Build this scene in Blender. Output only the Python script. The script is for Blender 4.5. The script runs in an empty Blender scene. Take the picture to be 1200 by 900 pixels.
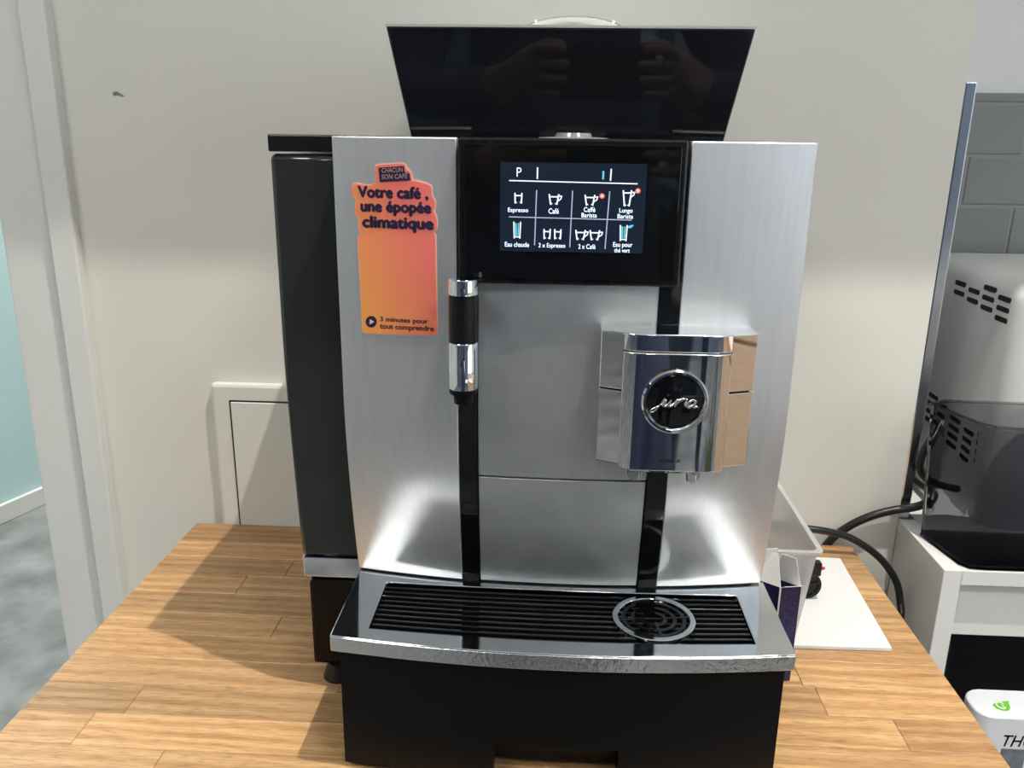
import bpy, bmesh, math, random
from mathutils import Vector, Matrix
random.seed(7)
S = bpy.context.scene
COL = S.collection

# ---------------------------------------------------------------- camera
cam_d = bpy.data.cameras.new('camera'); cam = bpy.data.objects.new('camera', cam_d); COL.objects.link(cam)
R = Matrix(((0.9985, -0.0271, 0.0469), (0.0526, 0.2796, -0.9587), (0.0128, 0.9597, 0.2806)))
cam.matrix_world = Matrix.Translation((0, 0, 0.455)) @ R.to_4x4()
cam_d.sensor_fit = 'HORIZONTAL'; cam_d.sensor_width = 36.0; cam_d.lens = 984.0 / 1200.0 * 36.0
cam_d.clip_start = 0.02
S.camera = cam

# ---------------------------------------------------------------- world, exposure
w = bpy.data.worlds.new('world'); S.world = w; w.use_nodes = True
w.node_tree.nodes['Background'].inputs[0].default_value = (0.75, 0.82, 0.9, 1)
w.node_tree.nodes['Background'].inputs[1].default_value = 0.35
vs = S.view_settings
vs.view_transform = 'Standard'; vs.look = 'None'; vs.exposure = 0.0; vs.gamma = 1.0; vs.use_curve_mapping = False

# ---------------------------------------------------------------- large lights
LAMP = Vector((0.458, 0.316, 2.17))
SPOT_W = 46.0
FILL_PANEL_E = 23.5  # strength of the added fill panels
WINDOW_E = 2.4

# ---------------------------------------------------------------- helpers
ORG = {}
def tag(o, label=None, cat=None, group=None, kind=None):
    if label: o['label'] = label
    if cat: o['category'] = cat
    if group: o['group'] = group
    if kind: o['kind'] = kind
    return o
def thing(name, loc, label, cat, group=None):
    o = bpy.data.objects.new(name, None); COL.objects.link(o)
    o.location = loc; o.empty_display_size = 0.05; ORG[o.name] = Vector(loc)
    return tag(o, label, cat, group)
def link(name, me, mat, parent=None, bevel=0.0, smooth=False, origin=None, seg=2):
    if parent is not None: L = ORG[parent.name]
    elif origin is not None: L = Vector(origin)
    else: L = Vector((0, 0, 0))
    me.transform(Matrix.Translation(-L))
    o = bpy.data.objects.new(name, me); COL.objects.link(o)
    ORG[o.name] = L
    if parent is not None: o.parent = parent
    else: o.location = L
    if mat is not None: me.materials.append(mat)
    if smooth:
        for p in me.polygons: p.use_smooth = True
        me.set_sharp_from_angle(angle=math.radians(smooth if smooth > 1 else 35))
    if bevel:
        m = o.modifiers.new('bevel', 'BEVEL'); m.width = bevel; m.segments = seg; m.limit_method = 'ANGLE'; m.angle_limit = math.radians(40)
    return o
class B:
    def __init__(s): s.v = []; s.f = []
    def add(s, vs, fs):
        n = len(s.v); s.v += [tuple(p) for p in vs]; s.f += [tuple(i + n for i in f) for f in fs]; return s
    def box(s, x0, x1, y0, y1, z0, z1):
        return s.add([(x0,y0,z0),(x1,y0,z0),(x1,y1,z0),(x0,y1,z0),(x0,y0,z1),(x1,y0,z1),(x1,y1,z1),(x0,y1,z1)],
                     [(0,3,2,1),(4,5,6,7),(0,1,5,4),(1,2,6,5),(2,3,7,6),(3,0,4,7)])
    def prism(s, poly, z0, z1):            # counter-clockwise plan polygon
        n = len(poly)
        return s.add([(x,y,z0) for x,y in poly] + [(x,y,z1) for x,y in poly],
                     [tuple(range(n-1,-1,-1)), tuple(range(n,2*n))] + [(i,(i+1)%n,n+(i+1)%n,n+i) for i in range(n)])
    def loft(s, loops, cap=True):
        n = len(loops[0]); vs = [p for l in loops for p in l]; fs = []
        for k in range(len(loops)-1):
            for i in range(n):
                j = (i+1) % n; fs.append((k*n+i, k*n+j, (k+1)*n+j, (k+1)*n+i))
        if cap: fs += [tuple(range(n-1,-1,-1)), tuple(range((len(loops)-1)*n, len(loops)*n))]
        return s.add(vs, fs)
    def prism_xz(s, poly, y0, y1, surf=None):   # polygon in x,z seen from the front; y0 front
        n = len(poly)
        g = (lambda x, z, y: surf(x, z) + y) if surf else (lambda x, z, y: y)
        return s.add([(x,g(x,z,y0),z) for x,z in poly] + [(x,g(x,z,y1),z) for x,z in poly],
                     [tuple(range(n)), tuple(range(2*n-1,n-1,-1))] + [(i,n+i,n+(i+1)%n,(i+1)%n) for i in range(n)])
    def tube(s, path, r, n=10, closed=False):
        P = [Vector(p) for p in path]; m = len(P); loops = []
        prev = None
        for i in range(m):
            if closed: t = (P[(i+1)%m] - P[i-1])
            else: t = P[min(i+1,m-1)] - P[max(i-1,0)]
            t.normalize()
            if prev is None:
                a = Vector((0,0,1)) if abs(t.z) < .9 else Vector((1,0,0)); u = t.cross(a).normalized()
            else: u = (prev - t*prev.dot(t)).normalized()
            prev = u; v = t.cross(u); rr = r[i] if isinstance(r, (list, tuple)) else r
            loops.append([P[i] + (u*math.cos(2*math.pi*k/n) + v*math.sin(2*math.pi*k/n))*rr for k in range(n)])
        if closed: loops.append(loops[0]); return s.loft(loops, False)
        return s.loft(loops)
    def lathe(s, prof, c, axis='z', n=40):
        loops = []
        for r, h in prof:
            L = []
            for k in range(n):
                a = 2*math.pi*k/n; p = (r*math.cos(a), r*math.sin(a))
                L.append((c[0]+p[0], c[1]+p[1], c[2]+h) if axis == 'z' else (c[0]+p[0], c[1]-h, c[2]+p[1]) if axis == 'y' else (c[0]+h, c[1]+p[0], c[2]+p[1]))
            loops.append(L)
        return s.loft(loops)
    def stroke(s, pts, wd, y, depth=0.0002):       # flat line drawn in the x,z plane
        for (x0,z0),(x1,z1) in zip(pts[:-1], pts[1:]):
            dx, dz = x1-x0, z1-z0; l = math.hypot(dx,dz) or 1; nx, nz = -dz/l*wd/2, dx/l*wd/2; ex, ez = dx/l*wd*.3, dz/l*wd*.3
            s.prism_xz([(x0-nx-ex,z0-nz-ez),(x1-nx+ex,z1-nz+ez),(x1+nx+ex,z1+nz+ez),(x0+nx-ex,z0+nz-ez)], y, y+depth)
        return s
    def mesh(s, name):
        me = bpy.data.meshes.new(name); me.from_pydata(s.v, [], s.f); me.update()
        bm = bmesh.new(); bm.from_mesh(me); bmesh.ops.recalc_face_normals(bm, faces=bm.faces); bm.to_mesh(me); bm.free()
        return me
    def build(s, name, mat, parent=None, **k): return link(name, s.mesh(name), mat, parent, **k)
def spline(pts, n=8):
    P = [Vector(p) for p in pts]; P = [P[0]*2-P[1]] + P + [P[-1]*2-P[-2]]; out = []
    for i in range(1, len(P)-2):
        for k in range(n):
            t = k/n; a,b,c,d = P[i-1:i+3]
            out.append(0.5*((2*b)+(c-a)*t+(2*a-5*b+4*c-d)*t*t+(3*b-a-3*c+d)*t**3))
    out.append(P[-2]); return out
def rrect(x0, x1, z0, z1, r, n=4):
    out = []
    for cx, cz, a0 in ((x1-r,z0+r,-90),(x1-r,z1-r,0),(x0+r,z1-r,90),(x0+r,z0+r,180)):
        for k in range(n+1):
            a = math.radians(a0+90*k/n); out.append((cx+r*math.cos(a), cz+r*math.sin(a)))
    return out
def text_mesh(txt, bold=0.0, shear=0.0):
    cu = bpy.data.curves.new('text', 'FONT'); cu.body = txt; cu.size = 1; cu.shear = shear; cu.resolution_u = 3; cu.extrude = 0.0
    ob = bpy.data.objects.new('text', cu); COL.objects.link(ob)
    dg = bpy.context.evaluated_depsgraph_get(); dg.update()
    me = bpy.data.meshes.new_from_object(ob.evaluated_get(dg)); bpy.data.objects.remove(ob); bpy.data.curves.remove(cu)
    return me
def put_text(name, txt, x0, x1, z0, z1, mat, parent, surf, bold=0.0, shear=0.0, skew=0.0):
    """lettering filling x0..x1, z0..z1; surf(x,z) gives y; skew tips the baseline"""
    me = text_mesh(txt, bold, shear)
    if bold:
        bm = bmesh.new(); bm.from_mesh(me); g0 = bm.verts[:]+bm.edges[:]+bm.faces[:]
        for dx_, dy_ in ((bold,0),(bold*.5,bold*.45),(bold*.5,-bold*.45)):
            r = bmesh.ops.duplicate(bm, geom=g0)
            bmesh.ops.translate(bm, verts=[v for v in r['geom'] if isinstance(v, bmesh.types.BMVert)], vec=(dx_,dy_,0))
        bm.to_mesh(me); bm.free()
    xs = [v.co.x for v in me.vertices]; ys = [v.co.y for v in me.vertices]
    ax, bx, ay, by = min(xs), max(xs), min(ys), max(ys)
    for v in me.vertices:
        x = x0 + (v.co.x-ax)/(bx-ax)*(x1-x0); z = z0 + (v.co.y-ay)/(by-ay)*(z1-z0) + skew*(x-x0)
        v.co = (x, surf(x, z), z)
    me.materials.clear()
    return link(name, me, mat, parent)

# ---------------------------------------------------------------- materials
def mat(name, color, rough=0.5, metal=0.0, noise=0.0, nscale=20.0, bump=0.0, bscale=200.0, spec=0.5, emit=None, estr=1.0, trans=0.0, ior=1.45, alpha=1.0, coat=0.0, rvar=0.0, stretch=(1,1,1)):
    m = bpy.data.materials.new(name); m.use_nodes = True; nt = m.node_tree; p = nt.nodes['Principled BSDF']
    p.inputs['Base Color'].default_value = (*color, 1); p.inputs['Roughness'].default_value = rough; p.inputs['Metallic'].default_value = metal
    p.inputs['Specular IOR Level'].default_value = spec; p.inputs['Transmission Weight'].default_value = trans; p.inputs['IOR'].default_value = ior
    p.inputs['Alpha'].default_value = alpha; p.inputs['Coat Weight'].default_value = coat; p.inputs['Coat Roughness'].default_value = 0.05
    if emit: p.inputs['Emission Color'].default_value = (*emit, 1); p.inputs['Emission Strength'].default_value = estr
    tc = nt.nodes.new('ShaderNodeTexCoord'); mp = nt.nodes.new('ShaderNodeMapping'); mp.inputs['Scale'].default_value = stretch
    nt.links.new(tc.outputs['Object'], mp.inputs['Vector'])
    if noise or rvar:
        n = nt.nodes.new('ShaderNodeTexNoise'); n.inputs['Scale'].default_value = nscale; n.inputs['Detail'].default_value = 5
        nt.links.new(mp.outputs[0], n.inputs['Vector'])
        if noise:
            r = nt.nodes.new('ShaderNodeValToRGB'); r.color_ramp.elements[0].position = .3; r.color_ramp.elements[1].position = .7
            r.color_ramp.elements[0].color = (*[c*(1-noise) for c in color], 1); r.color_ramp.elements[1].color = (*[min(1, c*(1+noise)) for c in color], 1)
            nt.links.new(n.outputs['Fac'], r.inputs['Fac']); nt.links.new(r.outputs['Color'], p.inputs['Base Color'])
        if rvar:
            mr = nt.nodes.new('ShaderNodeMapRange'); mr.inputs['To Min'].default_value = rough-rvar; mr.inputs['To Max'].default_value = rough+rvar
            nt.links.new(n.outputs['Fac'], mr.inputs['Value']); nt.links.new(mr.outputs[0], p.inputs['Roughness'])
    if bump:
        n2 = nt.nodes.new('ShaderNodeTexNoise'); n2.inputs['Scale'].default_value = bscale; n2.inputs['Detail'].default_value = 3
        b = nt.nodes.new('ShaderNodeBump'); b.inputs['Strength'].default_value = bump; b.inputs['Distance'].default_value = 0.002
        nt.links.new(mp.outputs[0], n2.inputs['Vector']); nt.links.new(n2.outputs['Fac'], b.inputs['Height']); nt.links.new(b.outputs['Normal'], p.inputs['Normal'])
    return m
def wood_mat():
    m = bpy.data.materials.new('oiled_oak'); m.use_nodes = True; nt = m.node_tree; p = nt.nodes['Principled BSDF']; N = nt.nodes.new; K = nt.links.new
    tc = N('ShaderNodeTexCoord'); oi = N('ShaderNodeObjectInfo'); add = N('ShaderNodeVectorMath'); add.operation = 'ADD'
    cmb = N('ShaderNodeCombineXYZ'); mul = N('ShaderNodeMath'); mul.operation = 'MULTIPLY'; mul.inputs[1].default_value = 37.0
    K(oi.outputs['Random'], mul.inputs[0]); K(mul.outputs[0], cmb.inputs[0]); K(mul.outputs[0], cmb.inputs[1]); K(mul.outputs[0], cmb.inputs[2])
    K(tc.outputs['Object'], add.inputs[0]); K(cmb.outputs[0], add.inputs[1])
    mp = N('ShaderNodeMapping'); mp.inputs['Scale'].default_value = (3.4, 40, 14); K(add.outputs[0], mp.inputs['Vector'])
    n1 = N('ShaderNodeTexNoise'); n1.inputs['Scale'].default_value = 2.2; n1.inputs['Detail'].default_value = 8; n1.inputs['Roughness'].default_value = .62; n1.inputs['Distortion'].default_value = 1.6; K(mp.outputs[0], n1.inputs['Vector'])
    wv = N('ShaderNodeTexWave'); wv.wave_type = 'RINGS'; wv.rings_direction = 'Z'; wv.inputs['Scale'].default_value = 0.55; wv.inputs['Distortion'].default_value = 6; wv.inputs['Detail'].default_value = 3; wv.inputs['Detail Scale'].default_value = 1.2
    K(mp.outputs[0], wv.inputs['Vector'])
    mp2 = N('ShaderNodeMapping'); mp2.inputs['Scale'].default_value = (22, 260, 60); K(add.outputs[0], mp2.inputs['Vector'])
    n2 = N('ShaderNodeTexNoise'); n2.inputs['Scale'].default_value = 3; n2.inputs['Detail'].default_value = 4; K(mp2.outputs[0], n2.inputs['Vector'])
    r1 = N('ShaderNodeValToRGB'); e = r1.color_ramp.elements; e[0].position = .28; e[0].color = (0.39, 0.205, 0.08, 1); e[1].position = .74; e[1].color = (0.66, 0.415, 0.2, 1)
    mx0 = N('ShaderNodeMix'); mx0.data_type = 'FLOAT'; mx0.inputs[0].default_value = .2
    K(n1.outputs['Fac'], mx0.inputs[2]); K(wv.outputs['Fac'], mx0.inputs[3]); K(mx0.outputs[0], r1.inputs['Fac'])
    r2 = N('ShaderNodeValToRGB'); e = r2.color_ramp.elements; e[0].position = .36; e[0].color = (.52, .5, .48, 1); e[1].position = .5; e[1].color = (1, 1, 1, 1); K(n2.outputs['Fac'], r2.inputs['Fac'])
    mx = N('ShaderNodeMix'); mx.data_type = 'RGBA'; mx.blend_type = 'MULTIPLY'; mx.inputs[0].default_value = .6; K(r1.outputs['Color'], mx.inputs[6]); K(r2.outputs['Color'], mx.inputs[7])
    hv = N('ShaderNodeHueSaturation'); mr = N('ShaderNodeMapRange'); mr.inputs['To Min'].default_value = .8; mr.inputs['To Max'].default_value = 1.14
    mt = N('ShaderNodeMix'); mt.data_type = 'RGBA'; mt.blend_type = 'MULTIPLY'; mt.inputs[0].default_value = 1.0
    K(mx.outputs[2], mt.inputs[6]); K(oi.outputs['Color'], mt.inputs[7]); K(mt.outputs[2], p.inputs['Base Color'])
    p.inputs['Roughness'].default_value = .42
    b = N('ShaderNodeBump'); b.inputs['Strength'].default_value = .12; b.inputs['Distance'].default_value = .001; K(n2.outputs['Fac'], b.inputs['Height']); K(b.outputs['Normal'], p.inputs['Normal'])
    return m
def sticker_mat():
    m = bpy.data.materials.new('sticker_print'); m.use_nodes = True; nt = m.node_tree; p = nt.nodes['Principled BSDF']; N = nt.nodes.new; K = nt.links.new
    tc = N('ShaderNodeTexCoord'); mp = N('ShaderNodeMapping'); mp.inputs['Rotation'].default_value = (0, math.radians(38), 0); g = N('ShaderNodeTexGradient'); r = N('ShaderNodeValToRGB')
    e = r.color_ramp.elements; e[0].position = .05; e[0].color = (.92, .38, .075, 1); e[1].position = .95; e[1].color = (.88, .19, .15, 1)
    K(tc.outputs['Generated'], mp.inputs['Vector']); K(mp.outputs[0], g.inputs['Vector']); K(g.outputs['Fac'], r.inputs['Fac']); K(r.outputs['Color'], p.inputs['Base Color'])
    p.inputs['Roughness'].default_value = .45
    return m
M = dict(
    wall=mat('cream_paint', (.68,.67,.605), .75, noise=.03, nscale=3, bump=.12, bscale=90),
    white=mat('white_trim_paint', (.68,.69,.66), .5, noise=.02, nscale=4, bump=.05, bscale=60),
    hatchp=mat('hatch_paint', (.70,.70,.635), .55, noise=.015, nscale=5),
    ceil=mat('ceiling_paint', (.82,.82,.8), .8, noise=.02),
    blue=mat('pale_blue_paint', (.50,.69,.70), .7, noise=.03, nscale=2),
    floor=mat('grey_mottled_vinyl', (.185,.19,.19), .42, noise=.5, nscale=7, bump=.05, bscale=40),
    tile=mat('grey_glazed_tile', (.25,.26,.255), .22, noise=.05, nscale=6, bump=.08, bscale=14),
    grout=mat('tile_grout', (.3,.31,.3), .8, noise=.06),
    plaster=mat('grey_white_plaster', (.78,.79,.775), .8, noise=.03),
    knob=mat('grey_translucent_knob', (.22,.22,.22), .12, rvar=.05, nscale=60, coat=.5),
    paleoak=mat('pale_oak_veneer', (.66,.46,.32), .5, noise=.1, nscale=8, stretch=(1,1,8)),
    slate=mat('slate_blue_paint', (.10,.13,.19), .7, noise=.05, nscale=3),
    steel=mat('polished_steel_trim', (.70,.74,.78), .2, 1.0, rvar=.05, nscale=30),
    chrome=mat('chrome', (.86,.87,.88), .035, 1.0, rvar=.015, nscale=40),
    traychrome=mat('dark_tray_chrome', (.78,.81,.83), .075, 1.0, rvar=.02, nscale=60, bump=.02, bscale=60),
    lipchrome=mat('water_spotted_chrome', (.82,.82,.81), .16, 1.0, rvar=.1, nscale=90, bump=.25, bscale=260),
    silver=mat('brushed_aluminium', (.72,.735,.745), .44, .88, noise=.035, nscale=40, bump=.05, bscale=500, rvar=.04, stretch=(6,6,.5)),
    silver_lo=mat('satin_aluminium', (.48,.495,.50), .52, .88, noise=.05, nscale=60, bump=.05, bscale=700, rvar=.05),
    gloss=mat('gloss_black_plastic', (.004,.0045,.005), .04, rvar=.01, nscale=8),
    black=mat('black_plastic', (.0045,.0043,.0042), .38, spec=.22, noise=.1, nscale=30, bump=.03, bscale=900),
    satin=mat('satin_black_plastic', (.008,.008,.008), .28, spec=.3, rvar=.05, nscale=25),
    smoke=mat('smoked_tank_plastic', (.022,.024,.023), .13, rvar=.03, nscale=10, coat=.3),
    hopper=mat('hopper_gloss_black', (.006,.007,.0085), .03, rvar=.01, nscale=6),
    rubber=mat('black_cable_rubber', (.012,.012,.012), .3, noise=.1, nscale=40),
    screen=mat('display_panel', (.004,.006,.01), .06, emit=(.016,.026,.05), estr=.55, rvar=.01, nscale=5),
    ink_w=mat('display_white', (.6,.65,.7), .5, emit=(.75,.83,.92), estr=.75, noise=.02),
    ink_l=mat('display_line', (.3,.33,.45), .5, emit=(.38,.42,.62), estr=.6, noise=.02),
    ink_b=mat('display_cyan', (.1,.4,.5), .5, emit=(.12,.45,.62), estr=.75, noise=.02),
    ink_r=mat('display_red', (.5,.1,.1), .5, emit=(.75,.16,.13), estr=.8, noise=.02),
    ink_p=mat('display_pink', (.6,.4,.4), .5, emit=(.8,.5,.48), estr=.8, noise=.02),
    sticker=sticker_mat(),
    stick_edge=mat('sticker_pale_edge', (.85,.55,.46), .45, noise=.03),
    navyink=mat('navy_ink', (.022,.014,.05), .5, noise=.05),
    clear=mat('clear_plastic', (.9,.92,.93), .06, trans=1.0, ior=1.4, rvar=.02),
    frost=mat('frosted_bin_plastic', (.93,.93,.93), .42, trans=.75, ior=1.12, rvar=.05, nscale=30),
    smokebin=mat('smoked_clear_plastic', (.5,.5,.53), .04, trans=1.0, ior=1.06, rvar=.01),
    cardw=mat('white_card', (.8,.79,.77), .7, noise=.02),
    navycard=mat('navy_speckled_card', (.017,.019,.085), .45, noise=.6, nscale=420),
    board=mat('white_board', (.70,.70,.69), .4, noise=.015),
    greyplast=mat('light_grey_plastic', (.62,.63,.61), .42, noise=.03, nscale=9, bump=.05, bscale=300),
    slot=mat('dark_slot', (.01,.01,.01), .7, noise=.1),
    cab=mat('white_cabinet_laminate', (.72,.72,.69), .4, noise=.015),
    dark=mat('dark_interior', (.012,.012,.013), .6, noise=.1),
    box=mat('white_box_plastic', (.72,.74,.77), .35, noise=.015),
    ink=mat('charcoal_ink', (.02,.022,.025), .5, noise=.05),
    greylab=mat('grey_label', (.16,.18,.2), .45, noise=.3, nscale=120),
    green=mat('leaf_green', (.13,.5,.02), .5, noise=.1, nscale=60),
    scuff=mat('scuff_grey', (.22,.2,.19), .8, noise=.3, nscale=90),
    red=mat('red_plastic', (.6,.02,.06), .4, noise=.1),
    panel=mat('fill_panel', (.9,.9,.9), .5, emit=(1,.97,.93), estr=FILL_PANEL_E, noise=.01),
    daylight=mat('daylight_pane', (.8,.9,1), .3, emit=(.72,.86,1), estr=WINDOW_E, noise=.01),
    navy=mat('navy_jacket_cloth', (.022,.03,.07), .8, noise=.25, nscale=18, bump=.4, bscale=35),
    trouser=mat('dark_trouser_cloth', (.012,.02,.034), .85, noise=.2, nscale=20, bump=.3, bscale=40),
    shirt=mat('light_blue_shirt_cloth', (.33,.43,.6), .8, noise=.12, nscale=20, bump=.3, bscale=40),
    skin=mat('skin', (.2,.11,.075), .5, noise=.06, nscale=20),
    hair=mat('dark_hair', (.02,.014,.01), .5, noise=.3, nscale=80, bump=.5, bscale=120),
    shoe=mat('black_shoe_leather', (.012,.011,.01), .35, noise=.1),
    olive=mat('olive_cloth', (.07,.075,.035), .85, noise=.25, nscale=20, bump=.3, bscale=40),
)
M['oak'] = wood_mat()

# ================================================================= SETTING
FL = -0.75; CE = 2.2; YW = 0.93
def struct(name, b, m, **k):
    o = b.build(name, m, **k); o['kind'] = 'structure'; return o
floor = struct('floor', B().box(-3.4, 3.2, -3.6, 5.2, FL-.1, FL), M['floor'])
struct('ceiling', B().box(-3.4, 3.2, -3.6, 5.2, CE, CE+.1), M['ceil'])
wb = struct('wall_back', B().box(-.5349, .4132, YW, YW+.14, FL, CE), M['wall'])
B().prism_xz([(-.4795,.4965),(-.4752,.498),(-.4688,.4952),(-.4662,.493),(-.470,.4925),(-.4735,.4945),(-.4785,.4935)], YW-.0006, YW+.001).build('scuff_mark', M['scuff'], wb)
struct('wall_lintel', B().box(-1.5, -.5349, YW, YW+.14, 1.3, CE), M['wall'])
struct('wall_back_left', B().box(-3.4, -1.5, YW, YW+.14, FL, CE), M['wall'])
struct('wall_left', B().box(-3.5, -3.4, -3.6, 5.2, FL, CE), M['plaster'])
struct('wall_rear', B().box(-3.4, 3.2, -3.7, -3.6, FL, CE), M['slate'])
struct('wall_far', B().box(-3.4, 3.2, 5.2, 5.3, FL, CE), M['plaster'])
# right side wall with a tall daylight window in it
struct('wall_right', B().box(3.2, 3.3, -3.6, -2.9, FL, CE).box(3.2, 3.3, -.3, 5.2, FL, CE).box(3.2, 3.3, -2.9, -.3, FL, .05).box(3.2, 3.3, -2.9, -.3, 1.75, CE), M['plaster'])
win = struct('window_1', B().box(3.24, 3.25, -2.9, -.3, .05, 1.75), M['daylight'])
wf = B()
for y in (-2.9, -1.63, -.36): wf.box(3.19, 3.24, y, y+.06, .05, 1.75)
for z in (.05, 1.69): wf.box(3.19, 3.24, -2.9, -.3, z, z+.06)
wf.build('window_frame', M['white'], win)
# alcove on the right: return wall, tiled back wall, plaster above
struct('wall_alcove_return', B().box(.4132, .4245, YW+.02, 1.27, FL, CE), M['plaster'])
wa = struct('wall_alcove', B().box(.4245, 3.2, 1.25, 1.35, FL, CE), M['plaster'])
B().box(.4245, 1.4, 1.2400, 1.25, -.1, .514).build('grout_bed', M['grout'], wa)
B().box(.4245, 1.4, 1.238, 1.25, .511, .523).build('tile_top_trim', M['tile'], wa, bevel=.002)
tile_w, tile_h, gap = .142, .0655, .003
tme = B().box(-tile_w/2, tile_w/2, -.008, 0, -tile_h/2, tile_h/2).mesh('tile'); tme.materials.append(M['tile'])
for r in range(8):
    for c_ in range(6):
        t = bpy.data.objects.new('tile', tme); COL.objects.link(t); t.parent = wa
        zc = .511 - gap - tile_h/2 - r*(tile_h+gap)
        t.location = (.4245 + tile_w/2 + .001 + (c_ - (.5 if r % 2 else 0))*(tile_w+gap) + .073, 1.246, zc)
        t.rotation_euler = (random.uniform(-.004,.004), 0, random.uniform(-.004,.004))
        m = t.modifiers.new('bevel', 'BEVEL'); m.width = .0022; m.segments = 2
# polished steel corner profile on the wall end
struct('trim_1', B().box(.4134, .4252, YW+.0002, YW+.022, .031, .5165), M['steel'], bevel=.0015)
# door frame on the left
struct('trim_2', B().box(-.5639, -.5349, YW-.014, YW+.14, FL, 1.36), M['white'], bevel=.002)
struct('trim_3', B().box(-.6242, -.5645, YW-.004, YW+.14, FL, 1.33), M['white'], bevel=.002)
# next room: pale blue wall with its baseboard
dirv = Vector((.0514, .1624, 0)).normalized(); nrm = Vector((dirv.y, -dirv.x, 0)); p0 = Vector((-1.754, 2.371, 0))
def along(a, off, z): q = p0 + dirv*a + nrm*off; return (q.x, q.y, z)
def slab(a0, a1, o0, o1, z0, z1):
    return B().loft([[along(a0,o0,z0),along(a1,o0,z0),along(a1,o1,z0),along(a0,o1,z0)],[along(a0,o0,z1),along(a1,o0,z1),along(a1,o1,z1),along(a0,o1,z1)]])
struct('wall_blue', slab(-1.3, 2.9, -.08, 0, FL, CE), M['blue'])
struct('baseboard_blue', slab(-1.3, 2.9, 0, .014, FL, FL+.062), M['white'], bevel=.003)
# unseen box added above the machine to cut the spot off the upper wall
struct('trim_light_blocker', B().box(-.5349, 1.6, .61, YW+.02, 1.281, CE), M['ceil'])
# access hatch set in the wall
h = struct('door_1', B().prism_xz([(-.397,-.3),(.05,-.3),(.05,.177),(-.397,.177)], YW-.012, YW), M['hatchp'], bevel=.004)
B().box(-.3755, .03, YW-.0128, YW-.011, -.3, .1575).build('hatch_gap', M['slot'], h)
B().box(-.3735, .028, YW-.0145, YW-.0115, -.3, .1555).build('hatch_leaf', M['hatchp'], h, bevel=.0008)

# ceiling lights: unseen panels added for fill, then the spotlight over the table
def fill_panel(x, y, sx, sy, label):  # glowing panel added out of view to raise the ambient light
    t = thing('fill_panel_light', (x, y, CE), label, 'fill light', 'added ceiling fill panels')
    B().box(x-sx/2-.03, x+sx/2+.03, y-sy/2-.03, y+sy/2+.03, CE-.02, CE-.0005).build('light_frame', M['white'], t)
    B().box(x-sx/2, x+sx/2, y-sy/2, y+sy/2, CE-.024, CE-.0195).build('diffuser', M['panel'], t)
fill_panel(-1.1, -.9, .6, .6, 'added fill panel on the ceiling over the left of the room behind the camera')
fill_panel(1.2, -1.1, .6, .6, 'added fill panel on the ceiling over the right of the room behind the camera')
fill_panel(0.1, -2.5, .6, .6, 'added fill panel on the ceiling over the far end behind the camera')
fill_panel(-1.15, 2.0, .6, 1.2, 'long fill panel added on the ceiling in the pale blue room beyond the doorway')
fill_panel(-.9, 3.6, .6, 1.2, 'long fill panel added on the ceiling at the far end of the pale blue room')
sp = thing('ceiling_spotlight', (LAMP.x, LAMP.y, CE), 'small round recessed ceiling spotlight above the wooden table', 'spotlight')
B().lathe([(.028,0),(.05,0),(.052,-.004),(.048,-.01),(.03,-.012),(.028,-.006)], (LAMP.x, LAMP.y, CE-.0005)).build('spotlight_ring', M['steel'], sp, smooth=40)
ld = bpy.data.lights.new('spot_lamp', 'AREA'); ld.shape = 'DISK'; ld.size = .016; ld.energy = SPOT_W; ld.color = (1, .96, .89)
lo = bpy.data.objects.new('spot_lamp', ld); COL.objects.link(lo); lo.parent = sp; lo.location = (0, 0, LAMP.z-CE)

# ================================================================= TABLE
tb = thing('wooden_table', (-.035, .58, FL), 'oiled oak butcher-block table with staggered staves carrying the coffee machine', 'table')
TX0, TX1, TY0, TY1 = -.428, .3574, .492, .915
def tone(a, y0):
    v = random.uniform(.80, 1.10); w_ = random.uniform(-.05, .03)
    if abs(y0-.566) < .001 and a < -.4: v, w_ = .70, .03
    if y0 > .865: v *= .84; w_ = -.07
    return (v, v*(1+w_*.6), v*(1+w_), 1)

ks = [.908-.0, .870, .832, .794, .756, .718, .680, .642, .604, .566, .528]
edges = [TY1] + ks[1:] + [TY0]
for i in range(len(edges)-1):
    y1, y0 = edges[i], edges[i+1]
    if abs(y0-.566) < .001: cuts = [-.342, .02, .288]
    elif abs(y0-.604) < .001: cuts = [-.205+.03, .236]
    elif abs(y0-.528) < .001: cuts = [-.385+.02, -.1, .14]
    else:
        cuts = []; x = TX0 + random.uniform(.08, .4)
        while x < TX1 - .06: cuts.append(x); x += random.uniform(.2, .42)
    xs = [TX0] + cuts + [TX1]
    for a, b_ in zip(xs[:-1], xs[1:]):
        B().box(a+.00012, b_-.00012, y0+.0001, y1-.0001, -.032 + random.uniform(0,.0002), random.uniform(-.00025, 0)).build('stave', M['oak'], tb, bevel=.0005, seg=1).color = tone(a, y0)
for y in (TY0+.06, TY1-.09): B().box(TX0+.05, TX1-.05, y, y+.03, -.1, -.032).build('table_rail', M['cab'], tb)
for x in (TX0+.02, TX1-.07):
    for y in (TY0+.03, TY1-.1):
        B().box(x, x+.05, y, y+.05, FL, -.032).build('table_leg', M['cab'], tb, bevel=.003)

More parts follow.
